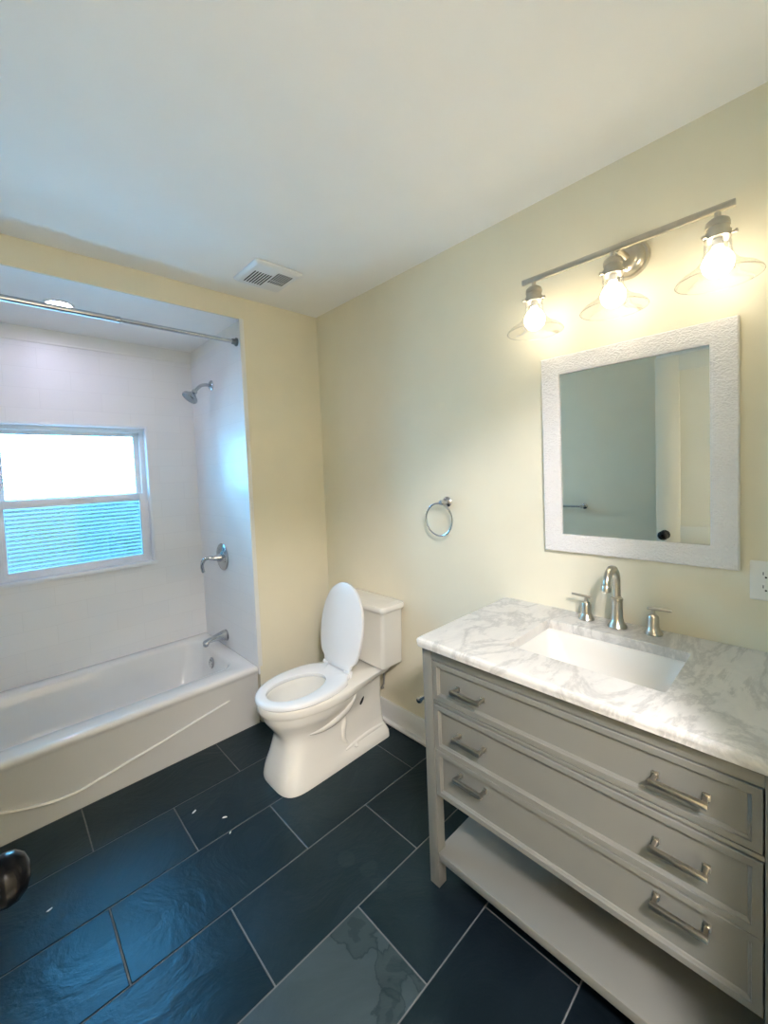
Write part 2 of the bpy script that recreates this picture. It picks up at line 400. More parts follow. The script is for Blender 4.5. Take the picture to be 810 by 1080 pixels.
# blind hung on the outer side of the panes
bl = thing('window_blind', 'white horizontal slat blind glowing with daylight behind the alcove window panes', 'window blind', (.383, 3.250, .95))
mb = MB()
k = 0; z = .015
while z < .875:
    th = math.radians(36); dy, dz = .0115*math.cos(th), .0115*math.sin(th)
    y_, z_ = 0, z
    mb.loft([[(x, y_-dy, z_-dz), (x, y_, z_+.0012), (x, y_+dy, z_+dz), (x, y_, z_+.0004)] for x in (-.40, .40)]); z += .0245
mb.build('slats', SLAT, bl, smooth=False)
mb = MB()
for x in (-.30, 0, .30): mb.tube([(x, -.013, 0), (x, -.013, .88)], .0007, 6)
mb.build('ladder_cord', VINYL, bl)
mb = MB(); mb.box(-.40, .40, -.013, .013, .878, .90, .002); mb.build('head_rail', VINYL, bl)

# skirting boards
def base(name, x0, x1, y0, y1, sx, sy):
    mb = MB(); mb.box(x0, x1, y0, y1, 0, .128, .004); 
    mb.box(x0 + (sx if sx < 0 else 0), x1 + (sx if sx > 0 else 0), y0 + (sy if sy < 0 else 0), y1 + (sy if sy > 0 else 0), 0, .02, .006, 3)
    return struct(mb.build(name, WHITEP))
base('baseboard_right', RX-.016, RX, -.04, BY, -.02, 0)
base('baseboard_back', AX+.02, RX-.038, BY-.016, BY, 0, -.02)

# casing head on the left wall behind the open door
mb = MB(); mb.box(LX, LX+.02, -.04, .84, 2.20, 2.285, .003); mb.box(LX, LX+.03, -.04, .85, 2.285, 2.30, .003)
struct(mb.build('trim_2', WHITEP))

# open door, standing parallel to the mirror wall
dx1 = -.080; dx0 = -.116
mb = MB(); mb.box(dx0+.009, dx1-.009, -.03, .772, .008, 2.165)
for s, xa, xb in ((1, dx1-.010, dx1), (-1, dx0, dx0+.010)):
    for a in ((-.03, .095, .008, 2.165), (.636, .772, .008, 2.165)): mb.box(xa, xb, a[0], a[1], a[2], a[3], .002)
    for a in ((.008, .25), (.90, 1.035), (2.06, 2.165)): mb.box(xa, xb, .09, .64, a[0], a[1], .002)
door = struct(mb.build('door_1', DOORP)); door['label'] = 'pale painted panel door standing open'
for s, x in ((1, dx1), (-1, dx0)):
    mb = MB(); mb.lathe([(0, 0), (.030, 0), (.031, .004), (.026, .009), (.011, .011), (.010, .036)], (x, .722, .972), (s, 0, 0), 28, False)
    mb.lathe([(.010, .034), (.020, .040), (.028, .050), (.031, .062), (.029, .073), (.021, .082), (.010, .0865), (0, .087)], (x, .722, .972), (s, 0, 0), 32, False)
    kn = mb.build('door_knob', BLACK, door); kn['label'] = 'glossy black round knob'
mb = MB(); mb.box(dx0+.008, dx1-.008, .7715, .7735, .944, 1.004, .0005); mb.build('latch_plate', BLACK, door)

# ------------------------------------------------------------------ bathtub
tub = thing('bathtub', 'white built-in bathtub with a curved line along its apron under the window', 'bathtub', (.33, BY, 0))
X0, X1 = LX+.0135 - .33, AX-.0015 - .33
D = AY - BY - .0015
K = 8
def tl(x0, x1, y0, y1, r, z): return rrect(x0, x1, y0, y1, r, z, K)
mb = MB()
mb.loft([tl(X0, X1, .012, D, .004, .0), tl(X0, X1, .010, D, .004, .015), tl(X0, X1, .004, D, .004, .300), tl(X0, X1, -.004, D, .006, .316),
         tl(X0, X1, -.010, D, .010, .328), tl(X0, X1, -.010, D, .010, .338), tl(X0+.002, X1-.002, -.006, D-.002, .012, .348), tl(X0+.006, X1-.006, .004, D-.006, .014, .353), tl(X0+.012, X1-.012, .014, D-.01, .016, .355),
         tl(X0+.07, X1-.080, .105, D-.075, .10, .352), tl(X0+.082, X1-.090, .116, D-.085, .10, .345), tl(X0+.09, X1-.096, .123, D-.090, .10, .33),
         tl(X0+.15, X1-.112, .135, D-.105, .11, .22), tl(X0+.24, X1-.135, .155, D-.125, .12, .10), tl(X0+.28, X1-.165, .18, D-.15, .12, .065), tl(X0+.33, X1-.21, .22, D-.19, .10, .055)])
body = mb.build('tub_body', TUBM, tub, angle=50)
pts = smoothpath([(-.62, .004, .235), (-.50, .003, .19), (-.39, .0035, .145), (-.28, .004, .108), (-.205, .005, .090), (-.12, .0055, .087), (-.05, .0055, .098), (.233, .004, .146), (.40, .003, .178), (.585, .0015, .212)], 6)
mb = MB(); mb.tube(pts, [.0015] + [.0075]*(len(pts)-2) + [.0015], 8); mb.build('apron_ridge', TUBM, tub)
mb = MB(); mb.lathe([(0, .0), (.034, 0), (.036, .004), (.030, .009), (.012, .011), (0, .011)], (X1-.1055, .44, .270), (-1, 0, .14), 28, False)
for a in range(6): 
    mb.lathe([(0, .008), (.004, .008), (.004, .0125), (0, .0125)], Vector((X1-.1055, .44, .270)) + Vector((0, .02*math.cos(a*PI/3), .02*math.sin(a*PI/3))), (-1, 0, .14), 8, False)
mb.build('overflow_plate', CHROME, tub)
mb = MB(); mb.lathe([(0, 0), (.032, 0), (.030, .004), (.012, .004), (0, .003)], (X1-.27, .42, .0552), (0, 0, 1), 24, False); mb.build('drain', CHROME, tub)

# tub filler spout
sp = thing('tub_spout', 'grey metal tub filler spout low on the tiled end wall above the rim', 'tub spout', (AX, 2.735, .425))
prof = []
for i, (x, hw, zt, zb) in enumerate([(0, .030, .034, -.030), (-.02, .030, .034, -.028), (-.05, .027, .026, -.020), (-.09, .024, .017, -.016), (-.12, .023, .010, -.016), (-.132, .024, .006, -.034), (-.146, .023, .002, -.038), (-.153, .018, -.004, -.034)]):
    q = []
    for k in range(16):
        t = 2*PI*k/16; cy, cz = math.cos(t), math.sin(t)
        e = lambda v: math.copysign(abs(v)**.6, v)
        q.append((x, hw*e(cy), (zt+zb)/2 + (zt-zb)/2*e(cz)))
    prof.append(q)
mb = MB(); mb.loft(prof); mb.build('spout_body', CHROME, sp, angle=60)
mb = MB(); mb.lathe([(.031, 0), (.038, 0), (.038, .005), (.031, .007)], (-.0005, 0, 0), (-1, 0, 0), 24, True); mb.build('wall_collar', CHROME, sp)

# shower valve
vl = thing('shower_valve', 'round grey metal shower valve with curved lever on the tiled end wall', 'shower valve', (AX, 2.722, .958))
mb = MB(); mb.lathe([(.0, 0), (.090, 0), (.091, .003), (.086, .008), (.060, .014), (.036, .018), (.032, .020), (0, .020)], (0, 0, 0), (-1, 0, 0), 40, False); mb.build('escutcheon', CHROME, vl)
mb = MB(); mb.lathe([(.030, .016), (.027, .030), (.018, .045), (.015, .062), (.012, .068), (0, .070)], (0, 0, 0), (-1, 0, 0), 24, False)
mb.tube(smoothpath([(-.055, 0, .0), (-.085, .006, .006), (-.115, .018, -.002), (-.128, .028, -.035), (-.124, .034, -.070), (-.118, .036, -.088)], 5), [.0135]*6 + [.012]*8 + [.011]*8 + [.0105]*3 + [.006], 12)
mb.build('lever_handle', CHROME, vl)

# shower head
sh = thing('wall_shower', 'grey metal shower head on a bent arm high on the tiled end wall', 'shower', (AX, 2.742, 2.09))
mb = MB(); mb.lathe([(0, 0), (.034, 0), (.034, .004), (.026, .011), (.013, .014), (.012, .016)], (0, 0, 0), (-1, 0, 0), 28, False); mb.build('wall_flange', CHROME, sh)
mb = MB(); mb.tube(smoothpath([(0, 0, 0), (-.04, 0, .001), (-.072, 0, -.010), (-.098, 0, -.036), (-.112, 0, -.052)], 6), .0105, 14); mb.build('arm', CHROME, sh)
ax = Vector((-.62, 0, -.78)).normalized(); o_ = Vector((-.108, 0, -.048))
mb = MB(); mb.lathe([(.0, -.004), (.016, -.004), (.018, .006), (.015, .014), (.021, .020), (.030, .030), (.044, .040), (.050, .050), (.050, .060), (.047, .064)], o_, ax, 32, False); hd = mb.build('spray_head', CHROME, sh)
mb = MB(); mb.lathe([(.047, .062), (.044, .0655), (.020, .0665), (0, .0665)], o_, ax, 32, False)
e1 = ax.cross(Vector((0, 1, 0))).normalized(); e2 = Vector((0, 1, 0))
for rr, nn in ((.012, 6), (.025, 12), (.037, 18)):
    for i in range(nn):
        t = 2*PI*i/nn; mb.lathe([(.002, .064), (.002, .069), (0, .069)], o_ + (e1*math.cos(t) + e2*math.sin(t))*rr, ax, 6, False)
mb.build('spray_face', plain('spray_face_grey', (.30, .33, .35), .3, .6), hd)

# curtain rod
rd = thing('shower_curtain_rod', 'straight grey metal shower curtain rod spanning the alcove below the header', 'curtain rod', (.33, 2.335, 2.269))
mb = MB(); mb.tube([(-.745, 0, 0), (.172, 0, 0)], .0135, 18); mb.lathe([(.0135, 0), (.0145, .003), (.0145, .016), (.011, .019)], (.160, 0, 0), (1, 0, 0), 18, False); mb.build('outer_tube', CHROME, rd)
mb = MB(); mb.tube([(.16, 0, 0), (.748, 0, 0)], .0112, 18); mb.build('inner_tube', CHROME, rd)
for s, x in ((-1, AX-.33), (1, LX+.012-.33)):
    mb = MB(); mb.lathe([(0, 0), (.024, 0), (.024, .006), (.017, .010), (.016, .028), (.0118, .032)], (x, 0, 0), (s, 0, 0), 24, False); mb.build('end_flange', plain('dark_rod_end', (.2, .21, .22), .35, .9), rd)

# alcove downlight
dl = thing('recessed_light', 'small round recessed light glowing in the alcove ceiling above the rod', 'ceiling light', (.306, 2.646, AC))
mb = MB(); mb.lathe([(.050, 0), (.066, 0), (.066, -.003), (.060, -.006), (.050, -.004)], (0, 0, 0), (0, 0, 1), 36, False); mb.build('trim_ring', WHITEP, dl)
mb = MB(); mb.lathe([(0, -.001), (.050, -.001), (.0505, -.0032), (0, -.0034)], (0, 0, 0), (0, 0, 1), 36, False); mb.build('lens', DOWN, dl)
# unseen fill lamp, added behind the doorway to brighten the room
hl = thing('added_hall_fill_light', 'added unseen round fill lamp on the hall ceiling behind the doorway', 'ceiling light', (-.25, -.75, CH))
mb = MB(); mb.lathe([(0, 0), (.17, 0), (.175, -.01), (.165, -.03)], (0, 0, 0), (0, 0, 1), 32, False); mb.build('base_pan', NICKEL, hl)
mb = MB(); mb.lathe([(.160, -.028), (.155, -.05), (.11, -.075), (.05, -.085), (0, -.087)], (0, 0, 0), (0, 0, 1), 32, False); mb.build('diffuser', HALL_FILL, hl)

# exhaust fan grille
vt = thing('exhaust_vent', 'square white exhaust vent grille on the ceiling by the header', 'ceiling vent', (1.108, 1.962, CH))
mb = MB(); mb.loft([rrect(-.13, .13, -.13, .13, .012, 0, 4), rrect(-.13, .13, -.13, .13, .012, -.006, 4), rrect(-.118, .118, -.118, .118, .012, -.017, 4), rrect(-.110, .110, -.110, .110, .01, -.018, 4)]); mb.build('grille_plate', VINYL, vt)
mb = MB()
for i in range(7):
    x = -.094 + i*.0145
    mb.box(x, x+.0058, -.045, .085, -.0192, -.0176)
for i in range(7):
    x = .012 + i*.0125
    mb.box(x, x+.0056, -.088, -.003, -.0192, -.0176); mb.box(x, x+.0056, .004, .030, -.0192, -.0176)
mb.build('louvre_slots', plain('slot_shadow', (.03, .03, .03), .8), vt, smooth=False)

# ------------------------------------------------------------------ toilet (built facing -x; u = distance out from the mirror wall)
TY = 1.785
to = thing('toilet', 'white two-piece toilet with raised lid standing in the corner beside the bathtub', 'toilet', (RX, TY, 0))
def outline(ur, uf, wr, wm, um, p, z, n=14, rr=.03, ell=False):
    """half-widths along u, closed loop in (x = -u, y, z)"""
    side = []
    for i in range(4):
        t = PI/2*i/3; side.append((ur + rr*(1 - math.sin(PI/2 - t) if False else 1 - math.cos(t)), 0))
    pts = []
    r_ = min(rr, wr*.6)
    for i in range(5):                                   # rear corner
        t = PI/2*i/4; pts.append((ur + r_*(1 - math.sin(t)) if False else ur + r_*(1 - math.cos(t)), wr - r_ + r_*math.sin(t)))
    for i in range(1, 8):                                # side
        q = i/7; s = math.sqrt(max(0, 1 - (1 - q)**2)) if ell else q*q*(3 - 2*q); u = ur + r_ + (um - ur - r_)*q; pts.append((u, wr + (wm - wr)*s))
    for i in range(1, n + 1):                            # front
        t = PI/2*i/n; pts.append((um + (uf - um)*math.sin(t)**(2/p), wm*max(math.cos(t), 0)**(2/p)))
    loop = [(-u, v, z) for u, v in pts] + [(-u, -v, z) for u, v in pts[-2::-1]]
    return loop
secs = [(.085, .752, .142, .150, .60, 3.6, .000), (.085, .753, .142, .150, .60, 3.6, .012), (.088, .748, .140, .146, .60, 3.6, .035), (.092, .742, .120, .141, .60, 3.6, .060), (.095, .738, .108, .137, .59, 3.6, .075),
        (.10, .722, .102, .128, .58, 3.4, .12), (.10, .708, .100, .122, .56, 3.2, .17), (.10, .702, .098, .119, .55, 3.0, .205), (.10, .708, .097, .122, .52, 2.7, .232),
        (.10, .728, .097, .136, .49, 2.4, .262), (.10, .750, .098, .158, .47, 2.2, .295), (.098, .768, .100, .173, .46, 2.15, .325), (.097, .771, .103, .177, .46, 2.1, .348), (.095, .772, .106, .178, .46, 2.1, .355),
        (.085, .783, .120, .187, .46, 2.1, .358), (.07, .787, .135, .190, .46, 2.1, .366), (.055, .789, .150, .191, .46, 2.1, .392), (.052, .786, .152, .189, .46, 2.1, .401), (.056, .780, .147, .184, .46, 2.1, .405)]
mb = MB(); loops = [outline(*s) for s in secs]
n_ = len(loops[0])
def egg(uc, ar, af, b, z, p=2.0):
    out = []
    for i in range(n_):
        t = 2*PI*i/n_ + PI                                # starts at the rear, goes the same way round as outline()
        c, s = math.cos(t), math.sin(t)
        u = uc + (af if c > 0 else ar)*math.copysign(abs(c)**(2/p), c); v = -b*math.copysign(abs(s)**(2/p), s)
        out.append((-u, v, z))
    return out
loops += [egg(.595, .18, .145, .120, .405), egg(.595, .178, .143, .117, .399), egg(.595, .18, .145, .122, .375), egg(.595, .155, .12, .108, .30), egg(.56, .10, .09, .075, .22), egg(.50, .05, .06, .045, .17), egg(.48, .03, .035, .028, .165)]
mb.loft(loops); bowl = mb.build('bowl', PORC, to, angle=42)
# relief of the trapway on the two sides
def body_w(u, z):
    def w1(c):
        ur, uf, wr, wm, um, p, _ = c
        if u <= um: q = max(0, (u - ur - .03)/(um - ur - .03)); return wr + (wm - wr)*q*q*(3 - 2*q)
        q = min(1, (u - um)/(uf - um)); return wm*(1 - q**p)**(1/p)
    for a_, b_ in zip(secs[:-1], secs[1:]):
        if a_[6] <= z <= b_[6]: f = (z - a_[6])/(b_[6] - a_[6]); return w1(a_)*(1 - f) + w1(b_)*f
    return w1(secs[-1])
def relief(name, s, uz, r0, r1, sink):
    p2 = smoothpath([(u, 0, z) for u, z in uz], 6); n = len(p2) - 1
    rs = [r0 + (r1 - r0)*math.sin(PI*i/n) for i in range(n + 1)]
    mb = MB(); mb.tube([(-q.x, s*(body_w(q.x, q.z) - r*sink), q.z) for q, r in zip(p2, rs)], rs, 14)
    mb.build(name, PORC, bowl)
for s in (1, -1):
    relief('trapway_ridge', s, [(.60, .238), (.53, .236), (.46, .250), (.40, .282), (.36, .318), (.335, .345)], .004, .034, .62)
    relief('trapway_bend', s, [(.400, .262), (.385, .215), (.398, .165), (.40, .12), (.375, .085)], .003, .022, .60)
    relief('foot_ledge', s, [(.40, .062), (.30, .066), (.20, .066), (.12, .066)], .008, .018, .86)
for s in (1, -1):
    mb = MB(); mb.lathe([(0, 0), (.013, 0), (.013, .006), (.009, .011), (0, .013)], (-.33, s*.126, .056), (0, s*.55, .84), 20, False); mb.build('bolt_cap', PORC, to)
    mb = MB(); q = []
    mb.loft([[(-.262 + math.cos(2*PI*i/20)*.011*r_ + math.sin(2*PI*i/20)*.010*r_, s*yy, .262 + math.sin(2*PI*i/20)*.021*r_) for i in range(20)] for r_, yy in ((.9, .098), (1.0, body_w(.262, .262) + .0012), (.82, body_w(.262, .262) + .0022))])
    mb.build('anchor_recess', SLOT if s < 0 else SLOT, to)
# tank and its lid
def tk(x0, x1, hw, z, r=.022): return rrect(x0, x1, -hw, hw, r, z, 5)
mb = MB(); mb.loft([tk(-.156, -.020, .170, .4065, .02), tk(-.168, -.014, .184, .416, .02), tk(-.171, -.014, .188, .435), tk(-.172, -.014, .197, .60), tk(-.174, -.014, .202, .718), tk(-.176, -.013, .204, .724)])
mb.build('tank', PORC, to, angle=40)
mb = MB(); mb.loft([tk(-.174, -.012, .203, .7235, .02), tk(-.182, -.008, .212, .726), tk(-.185, -.006, .216, .733), tk(-.185, -.006, .216, .748), tk(-.180, -.008, .212, .757), tk(-.150, -.03, .180, .762, .02)])
mb.build('tank_lid', PORC, to, angle=40)
# seat ring
def seat_loop(k, z, inner=False):
    if inner: return egg(.600, .170 + k, .143 + k, .107 + k, z, 2.05)
    out = []
    for (x, y, _) in outline(.330, .795 + k, .120 + k, .186 + k, .545, 2.05, z, rr=.03, ell=True): out.append((x, y, z))
    return out
mb = MB()
L_ = [seat_loop(-.006, .4055), seat_loop(0, .411), seat_loop(0, .421), seat_loop(-.006, .429), seat_loop(-.018, .4315), seat_loop(.012, .4315, True), seat_loop(.002, .427, True), seat_loop(0, .415, True), seat_loop(.006, .4065, True)]
mb.loft(L_ + [L_[0]], False, False); mb.build('seat', SEATP, to, angle=45)
# raised lid: pivot at u=.30, leaning back on the tank
piv = Vector((-.332, 0, .438)); th = math.radians(101.0)
ux = Vector((-math.cos(th), 0, math.sin(th)))           # up the lid
nx = Vector((-math.sin(th), 0, -math.cos(th)))          # towards the front
def lid_loop(k, dn):
    out = []
    for (x, y, _) in outline(.0, .450 + k, .118 + k, .178 + k, .215, 2.05, 0, rr=.03, ell=True):
        q = piv + ux*(-x) + nx*dn; out.append((q.x, y, q.z))
    return out
mb = MB(); mb.loft([lid_loop(-.010, .012), lid_loop(-.002, .008), lid_loop(0, .001), lid_loop(-.004, -.008), lid_loop(-.02, -.013)]); 
mb.build('lid', SEATP, to, angle=45)
for s in (1, -1):
    mb = MB(); mb.tube([(-.334, s*.092 - .022, .437), (-.334, s*.092 + .022, .437)], .0125, 16); mb.box(-.346, -.320, s*.092-.016, s*.092+.016, .404, .436, .004); mb.build('hinge', SEATP, to)
# water supply behind the bowl
mb = MB(); mb.tube(smoothpath([(-.062, -.060, .4065), (-.060, -.064, .36), (-.054, -.066, .31), (-.046, -.052, .25), (-.03, -.015, .205), (-.001, .0, .19)], 6), .0055, 10); mb.lathe([(0, 0), (.011, 0), (.011, .018), (.006, .020), (0, .020)], (-.062, -.060, .4066), (0, 0, -1), 12, False); h = mb.build('supply_hose', RUBBER, to); h['label'] = 'thin grey supply hose'

# ------------------------------------------------------------------ vanity cabinet (front faces -x)
VX, V0, V1, VT = 1.066, .030, .955, .868
va = thing('vanity_cabinet', 'grey painted vanity cabinet with three wide drawers and an open bottom shelf', 'vanity', (1.35, .489, 0))
ox, oy = 1.35, .489
def vb(name, boxes, mt=GREY, bev=.0015):
    mb = MB()
    for a in boxes: mb.box(a[0]-ox, a[1]-ox, a[2]-oy, a[3]-oy, a[4], a[5], bev)
    return mb.build(name, mt, va)
lw = .040
for y0 in (V0, V1 - lw):
    vb('leg', [(VX, VX + lw, y0, y0 + lw, 0, VT)]); vb('leg', [(RX - .02 - lw, RX - .02, y0, y0 + lw, 0, VT)])
    yy = y0 + .008; vb('side_panel', [(VX + lw - .001, RX - .02 - lw + .001, yy, yy + .022, .335, VT)])
vb('top_rail', [(VX + .002, VX + .022, V0 + lw - .001, V1 - lw + .001, .828, VT)])
vb('mid_rail', [(VX + .003, VX + .022, V0 + lw - .001, V1 - lw + .001, .6755, .6865)])
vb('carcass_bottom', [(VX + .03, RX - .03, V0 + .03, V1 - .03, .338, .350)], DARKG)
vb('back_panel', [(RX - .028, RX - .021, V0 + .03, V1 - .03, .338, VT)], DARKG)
vb('shelf', [(VX + .004, RX - .022, V0 + .026, V1 - .026, .098, .128)], GREY, .003)
def drawer(z0, z1, hz):
    y0, y1 = V0 + lw + .003 - oy, V1 - lw - .003 - oy
    x = VX + .001 - ox
    R_ = lambda d, xx: [(xx, y0+d, z0+d), (xx, y1-d, z0+d), (xx, y1-d, z1-d), (xx, y0+d, z1-d)]
    mb = MB(); mb.loft([R_(0, x+.024), R_(0, x+.0015), R_(.0015, x), R_(.017, x), R_(.0185, x+.004), R_(.0225, x+.0065), R_(.024, x+.009), R_(.026, x+.009)])
    d = mb.build('drawer', GREY, va, smooth=False)
    for yc in (.765, .210):
        mb = MB(); hy = yc - oy; xf = x + .009
        for s in (-1, 1):
            mb.box(xf - .006, xf, hy + s*.047 - .007, hy + s*.047 + .007, hz - .007, hz + .007, .001)
            mb.box(xf - .034, xf - .004, hy + s*.047 - .0045, hy + s*.047 + .0045, hz - .0045, hz + .0045, .001)
        mb.box(xf - .040, xf - .029, hy - .054, hy + .054, hz - .006, hz + .006, .0015)
        mb.build('handle', NICKEL, d)
drawer(.690, .8245, .757); drawer(.5115, .672, .598); drawer(.345, .510, .463)

# marble top with sink cut-out and stepped edge
SX0, SX1, SY0, SY1 = 1.192, 1.492, .262, .694
ct = None
mb = MB(); K = 8
cx, cy = 1.34, .489
T0, T1_, TY0, TY1 = 1.041, RX - .0015, .014, .963
def top(d, z, r=.012): return [(x - cx, y - cy, z) for x, y, z in rrect(T0 + d, T1_, TY0 + d, TY1 - d, r, z, K)]
def hole(d, z): return [(x - cx, y - cy, z) for x, y, z in rrect(SX0 + d, SX1 - d, SY0 + d, SY1 - d, .014, z, K)]
mb.loft([hole(0, .869), top(.010, .869), top(.004, .8695), top(.0015, .872), top(.0015, .880), top(.0, .883), top(.0, .8925), top(.002, .8965), top(.006, .8985), top(.0075, .9005), top(.011, .901), hole(-.002, .901), hole(0, .899), hole(0, .869)], False, False)
bmesh.ops.remove_doubles(mb.bm, verts=mb.bm.verts[:], dist=1e-5)
ct = mb.build('countertop', MARBLE, None, (cx, cy, 0), angle=30)
tag(ct, 'white marble countertop with grey veins and a sink cut-out on the grey cabinet', 'countertop')
# undermount basin
sk = thing('undermount_sink', 'white rectangular sink basin set under the marble countertop', 'sink', (1.342, .478, .75))
def sl(d, z, r): return [(x - 1.342, y - .478, z - .75) for x, y, z in rrect(SX0 + d, SX1 - d, SY0 + d, SY1 - d, r, z, 8)]
mb = MB()
mb.loft([sl(-.022, .868, .03), sl(.004, .868, .03), sl(.008, .860, .035), sl(.018, .82, .05), sl(.032, .775, .065), sl(.05, .752, .07), sl(.085, .741, .06), sl(.13, .737, .015)], False, True)
mb.loft([sl(-.022, .868, .03), sl(-.022, .86, .03), sl(-.004, .855, .035), sl(.006, .81, .05), sl(.03, .752, .065), sl(.06, .735, .07), sl(.13, .728, .015)], False, True)
bmesh.ops.remove_doubles(mb.bm, verts=mb.bm.verts[:], dist=1e-5)
mb.build('basin', SINKP, sk, angle=60)
mb = MB(); mb.lathe([(0, -.001), (.030, -.001), (.030, .002), (.022, .003), (.018, .001), (0, .001)], (0, 0, -.0125), (0, 0, 1), 28, False); mb.build('drain', NICKEL, sk)

# widespread faucet
fa = thing('sink_faucet', 'brushed nickel gooseneck faucet with two lever handles behind the sink', 'faucet', (1.574, .487, .901))
mb = MB(); mb.lathe([(0, 0), (.030, 0), (.031, .004), (.028, .010), (.022, .020), (.0185, .032), (.0178, .095), (.0195, .097), (.0195, .104), (.0135, .107), (0, .107)], (0, 0, 0), (0, 0, 1), 32, False); sb = mb.build('spout_base', NICKEL, fa)
path = [(0, 0, .10), (0, 0, .13), (0, 0, .160)] + arc((-.050, 0, .165), .050, 0, 168, 18)[0:]
lst = Vector(path[-1]); path += [tuple(lst + Vector((-.003, 0, -.018)))]
mb = MB(); mb.tube(path, .0125, 16); mb.build('gooseneck', NICKEL, fa)
mb = MB(); mb.lathe([(0, 0), (.0125, 0), (.0145, .003), (.0155, .008), (.0155, .020), (.013, .023), (0, .022)], lst + Vector((-.001, 0, -.006)), (-.16, 0, -1), 24, False); mb.build('aerator', NICKEL, fa)
def fh(yc, s):
    mb = MB(); mb.lathe([(0, 0), (.027, 0), (.028, .004), (.025, .010), (.0195, .018), (.0175, .026), (.0172, .056), (.0145, .062), (.007, .066), (.0055, .082), (0, .083)], (.010, yc, 0), (0, 0, 1), 28, False)
    h = mb.build('handle_base', NICKEL, fa)
    mb = MB(); mb.tube([(.010, yc - s*.017, .083), (.010, yc - s*.014, .084), (.010, yc + s*.02, .0855), (.010, yc + s*.050, .087), (.010, yc + s*.052, .087)], [.004, .0055, .0048, .0042, .003], 12); mb.build('lever', NICKEL, h)
fh(.107, 1); fh(-.107, -1)

# ------------------------------------------------------------------ mirror
MY0, MY1, MZ0, MZ1 = .164, .760, 1.139, 1.894
mi = thing('wall_mirror', 'rectangular mirror in a wide hammered white frame above the vanity', 'mirror', (RX, .462, 1.139))
def mr(d, x): return [(x - RX, MY0+d-.462, MZ0+d-1.139), (x - RX, MY1-d-.462, MZ0+d-1.139), (x - RX, MY1-d-.462, MZ1-d-1.139), (x - RX, MY0+d-.462, MZ1-d-1.139)]
mb = MB(); l0 = mr(.004, RX-.001)
mb.loft([l0, mr(0, RX-.004), mr(0, RX-.020), mr(.003, RX-.023), mr(.060, RX-.023), mr(.063, RX-.022), mr(.0675, RX-.0215), mr(.0685, RX-.020), mr(.0685, RX-.009), mr(.0685, RX-.001), l0], False, False)
mb.build('frame', FRAMEM, mi, smooth=False)
mb = MB(); mb.box(-.0135, -.0095, MY0+.066-.462, MY1-.066-.462, .066, MZ1-MZ0-.066); mb.build('mirror_glass', MIRROR, mi, smooth=False)

# ------------------------------------------------------------------ vanity light
LXx, LZ = 1.516, 2.171
li = thing('vanity_light', 'brushed nickel bar light with three clear glass bell shades above the mirror', 'wall light', (RX, .466, LZ))
bx = LXx - RX
mb = MB(); mb.box(bx-.006, bx+.006, -.306, .313, -.010, .010, .002); mb.build('bar', NICKEL, li)
mb = MB(); mb.lathe([(0, 0), (.064, 0), (.065, .004), (.060, .012), (.054, .013), (.053, .018), (.046, .030), (.032, .038), (.0, .040)], (0, -.014, -.004), (-1, 0, 0), 40, False)
mb.lathe([(.012, .036), (.010, .05), (.009, -bx-.004)], (0, -.014, -.004), (-1, 0, 0), 20, True); mb.build('canopy', NICKEL, li)
def lamp(y, first=None):
    if first:
        c = copy_part(first, li, (bx, y, 0)); return c
    mb = MB(); mb.lathe([(0, -.008), (.008, -.010), (.008, -.024), (.016, -.026), (.026, -.034), (.0285, -.042), (.0285, -.050), (.0265, -.052), (.0265, -.064), (.031, -.066), (.031, -.082), (.024, -.083), (0, -.083)], (0, 0, 0), (0, 0, 1), 28, False)
    h = mb.build('lamp_holder', NICKEL, li, (bx, y, 0))
    for a in (20, 140, 260):
        mb = MB(); d = Vector((math.cos(math.radians(a)), math.sin(math.radians(a)), 0)); p0 = Vector((0, 0, -.078)) + d*.029
        mb.lathe([(.003, 0), (.003, .010), (.0055, .011), (.0055, .015), (0, .016)], p0, d, 10, True)
        mb.build('thumbscrew', NICKEL, h)
    mb = MB(); prof = [(.0285, -.078), (.0285, -.088), (.031, -.094), (.0315, -.115), (.037, -.135), (.050, -.152), (.068, -.165), (.086, -.175), (.097, -.186), (.099, -.192)]
    mb.lathe(prof, (0, 0, 0), (0, 0, 1), 40, False); g = mb.build('glass_shade', SHADE, h)
    mb = MB(); mb.lathe([(.0975, -.1915), (.0990, -.1935), (.1002, -.192), (.0990, -.1905), (.0975, -.1915)], (0, 0, 0), (0, 0, 1), 40, False); mb.build('rim', SHADE, h)
    mb = MB(); mb.lathe([(0, -.100), (.012, -.101), (.015, -.110), (.025, -.119), (.034, -.134), (.037, -.148), (.034, -.164), (.023, -.178), (.011, -.184), (0, -.185)], (0, 0, 0), (0, 0, 1), 24, False); mb.build('bulb', GLOW, h)
    mb = MB(); mb.lathe([(0, -.080), (.0125, -.080), (.0125, -.101), (0, -.1015)], (0, 0, 0), (0, 0, 1), 20, False); mb.build('bulb_base', WHITEP, h)
    return h
h0 = lamp(.268); lamp(0, h0); lamp(-.267, h0)

# ------------------------------------------------------------------ small wall things
tr = thing('towel_ring', 'chrome towel ring hanging on the wall between toilet and vanity', 'towel ring', (RX, 1.262, 1.318))
mb = MB(); mb.lathe([(0, 0), (.026, 0), (.026, .004), (.021, .009), (.011, .013), (.0085, .018), (.0085, .040), (.012, .043), (.013, .050), (.010, .056), (0, .057)], (0, 0, 0), (-1, 0, 0), 28, False); mb.build('post', CHROME, tr)
mb = MB(); R_ = .080
mb.tube([(-.047 - .002, .018 + R_*math.sin(2*PI*i/48), -.010 - R_ + R_*math.cos(2*PI*i/48) + .006) for i in range(49)], .0042, 10, False); mb.build('ring', CHROME, tr)

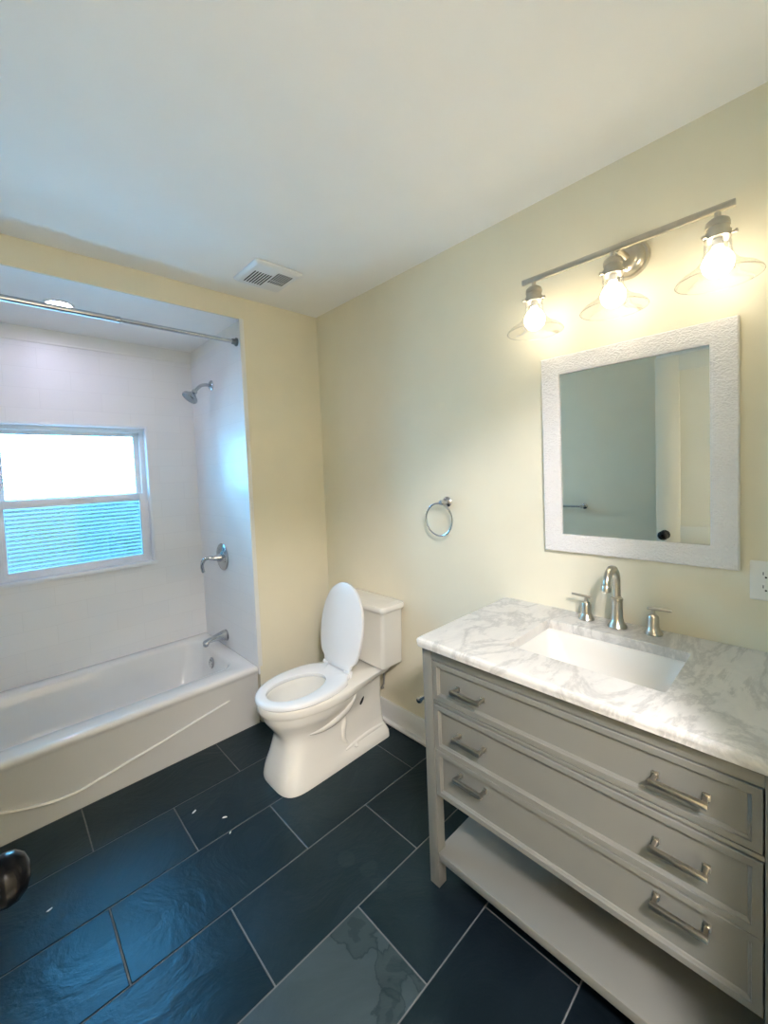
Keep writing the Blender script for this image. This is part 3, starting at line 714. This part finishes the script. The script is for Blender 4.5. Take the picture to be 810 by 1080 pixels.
ot = thing('wall_outlet', 'white double wall outlet beside the mirror above the countertop', 'outlet', (RX, .1065, 1.1135))
mb = MB(); mb.loft([[(x - 0, y, z) for y, z, _ in rrect(-.036 + d, .036 - d, -.0585 + d, .0585 - d, .004, 0, 4)] for x, d in ((0, 0), (-.003, 0), (-.0055, .003), (-.006, .006))]); mb.build('cover_plate', PLATE, ot)
for zc in (.0195, -.0195):
    mb = MB(); mb.loft([[(x, .0165*e1, zc + .0145*e2) for e1, e2 in [(max(-1, min(1, 1.0*math.cos(2*PI*i/28))), max(-.86, min(.86, 1.1*math.sin(2*PI*i/28)))) for i in range(28)]] for x in (-.004, -.0075)]); r = mb.build('receptacle', PLATE, ot)
    mb = MB(); mb.box(-.0079, -.0070, .0048, .0068, zc - .001, zc + .008); mb.box(-.0079, -.0070, -.0066, -.0050, zc - .000, zc + .007); mb.lathe([(0, .0070), (.0026, .0070), (.0026, .0079), (0, .0079)], (0, 0, zc - .0075), (-1, 0, 0), 12, False); mb.build('slots', SLOT, r)
mb = MB(); mb.lathe([(0, .005), (.003, .005), (.0028, .0068), (0, .007)], (0, 0, 0), (-1, 0, 0), 12, False); mb.build('screw', PLATE, ot)

tp = thing('toilet_paper_holder', 'small chrome holder tip showing beside the left side of the grey vanity', 'paper holder', (1.14, V1 - .008, .637))
mb = MB(); mb.lathe([(0, 0), (.022, 0), (.022, .004), (.012, .010), (.008, .013), (.008, .056), (0, .058)], (0, 0, 0), (0, 1, 0), 24, False); mb.build('post', CHROME, tp)
mb = MB(); mb.tube([(-.036, .058, 0), (.11, .058, 0)], .0075, 14); mb.lathe([(.0075, 0), (.0105, .002), (.0115, .008), (.0095, .014), (0, .016)], (-.036, .058, 0), (-1, 0, 0), 18, True); mb.build('roll_bar', CHROME, tp)

tb = thing('towel_bar', 'chrome towel bar on the left wall seen in the mirror', 'towel bar', (LX, 1.60, 1.115))
for y in (-.225, .225):
    mb = MB(); mb.lathe([(0, 0), (.026, 0), (.026, .004), (.020, .010), (.011, .014), (.0095, .020), (.0095, .058), (.013, .061), (.013, .074), (0, .077)], (0, y, 0), (1, 0, 0), 24, False); mb.build('post', CHROME, tb)
mb = MB(); mb.tube([(.067, -.24, 0), (.067, .24, 0)], .008, 14); mb.build('bar', CHROME, tb)

# paint flecks on the slate
for (x, y, a, s, lab) in ((.570, 1.906, .5, .022, 'white paint fleck on the slate nearest the bathtub apron'), (.653, 1.776, 2.6, .020, 'thin white paint fleck on the slate left of the toilet base'),
                     (.638, 1.682, .8, .012, 'tiny white paint fleck on a grout line before the toilet'), (.056, 1.836, .3, .018, 'white paint fleck on the slate beside the black door knob')):
    mb = MB(); n = 12; ls = []
    for z, k in ((0, 1), (.0014, .93), (.0018, .5)):
        ls.append([(math.cos(t)*s*k*.5*(1 + .25*math.sin(3*t + x*9)), math.sin(t)*s*k*(.24 + .05*math.cos(2*t)), z) for t in [2*PI*i/n for i in range(n)]])
    mb.loft(ls); o = mb.build('paint_fleck', CHIP, None, (x, y, .0002)); o.rotation_euler.z = a; tag(o, lab, 'paint fleck', 'paint flecks on the floor')
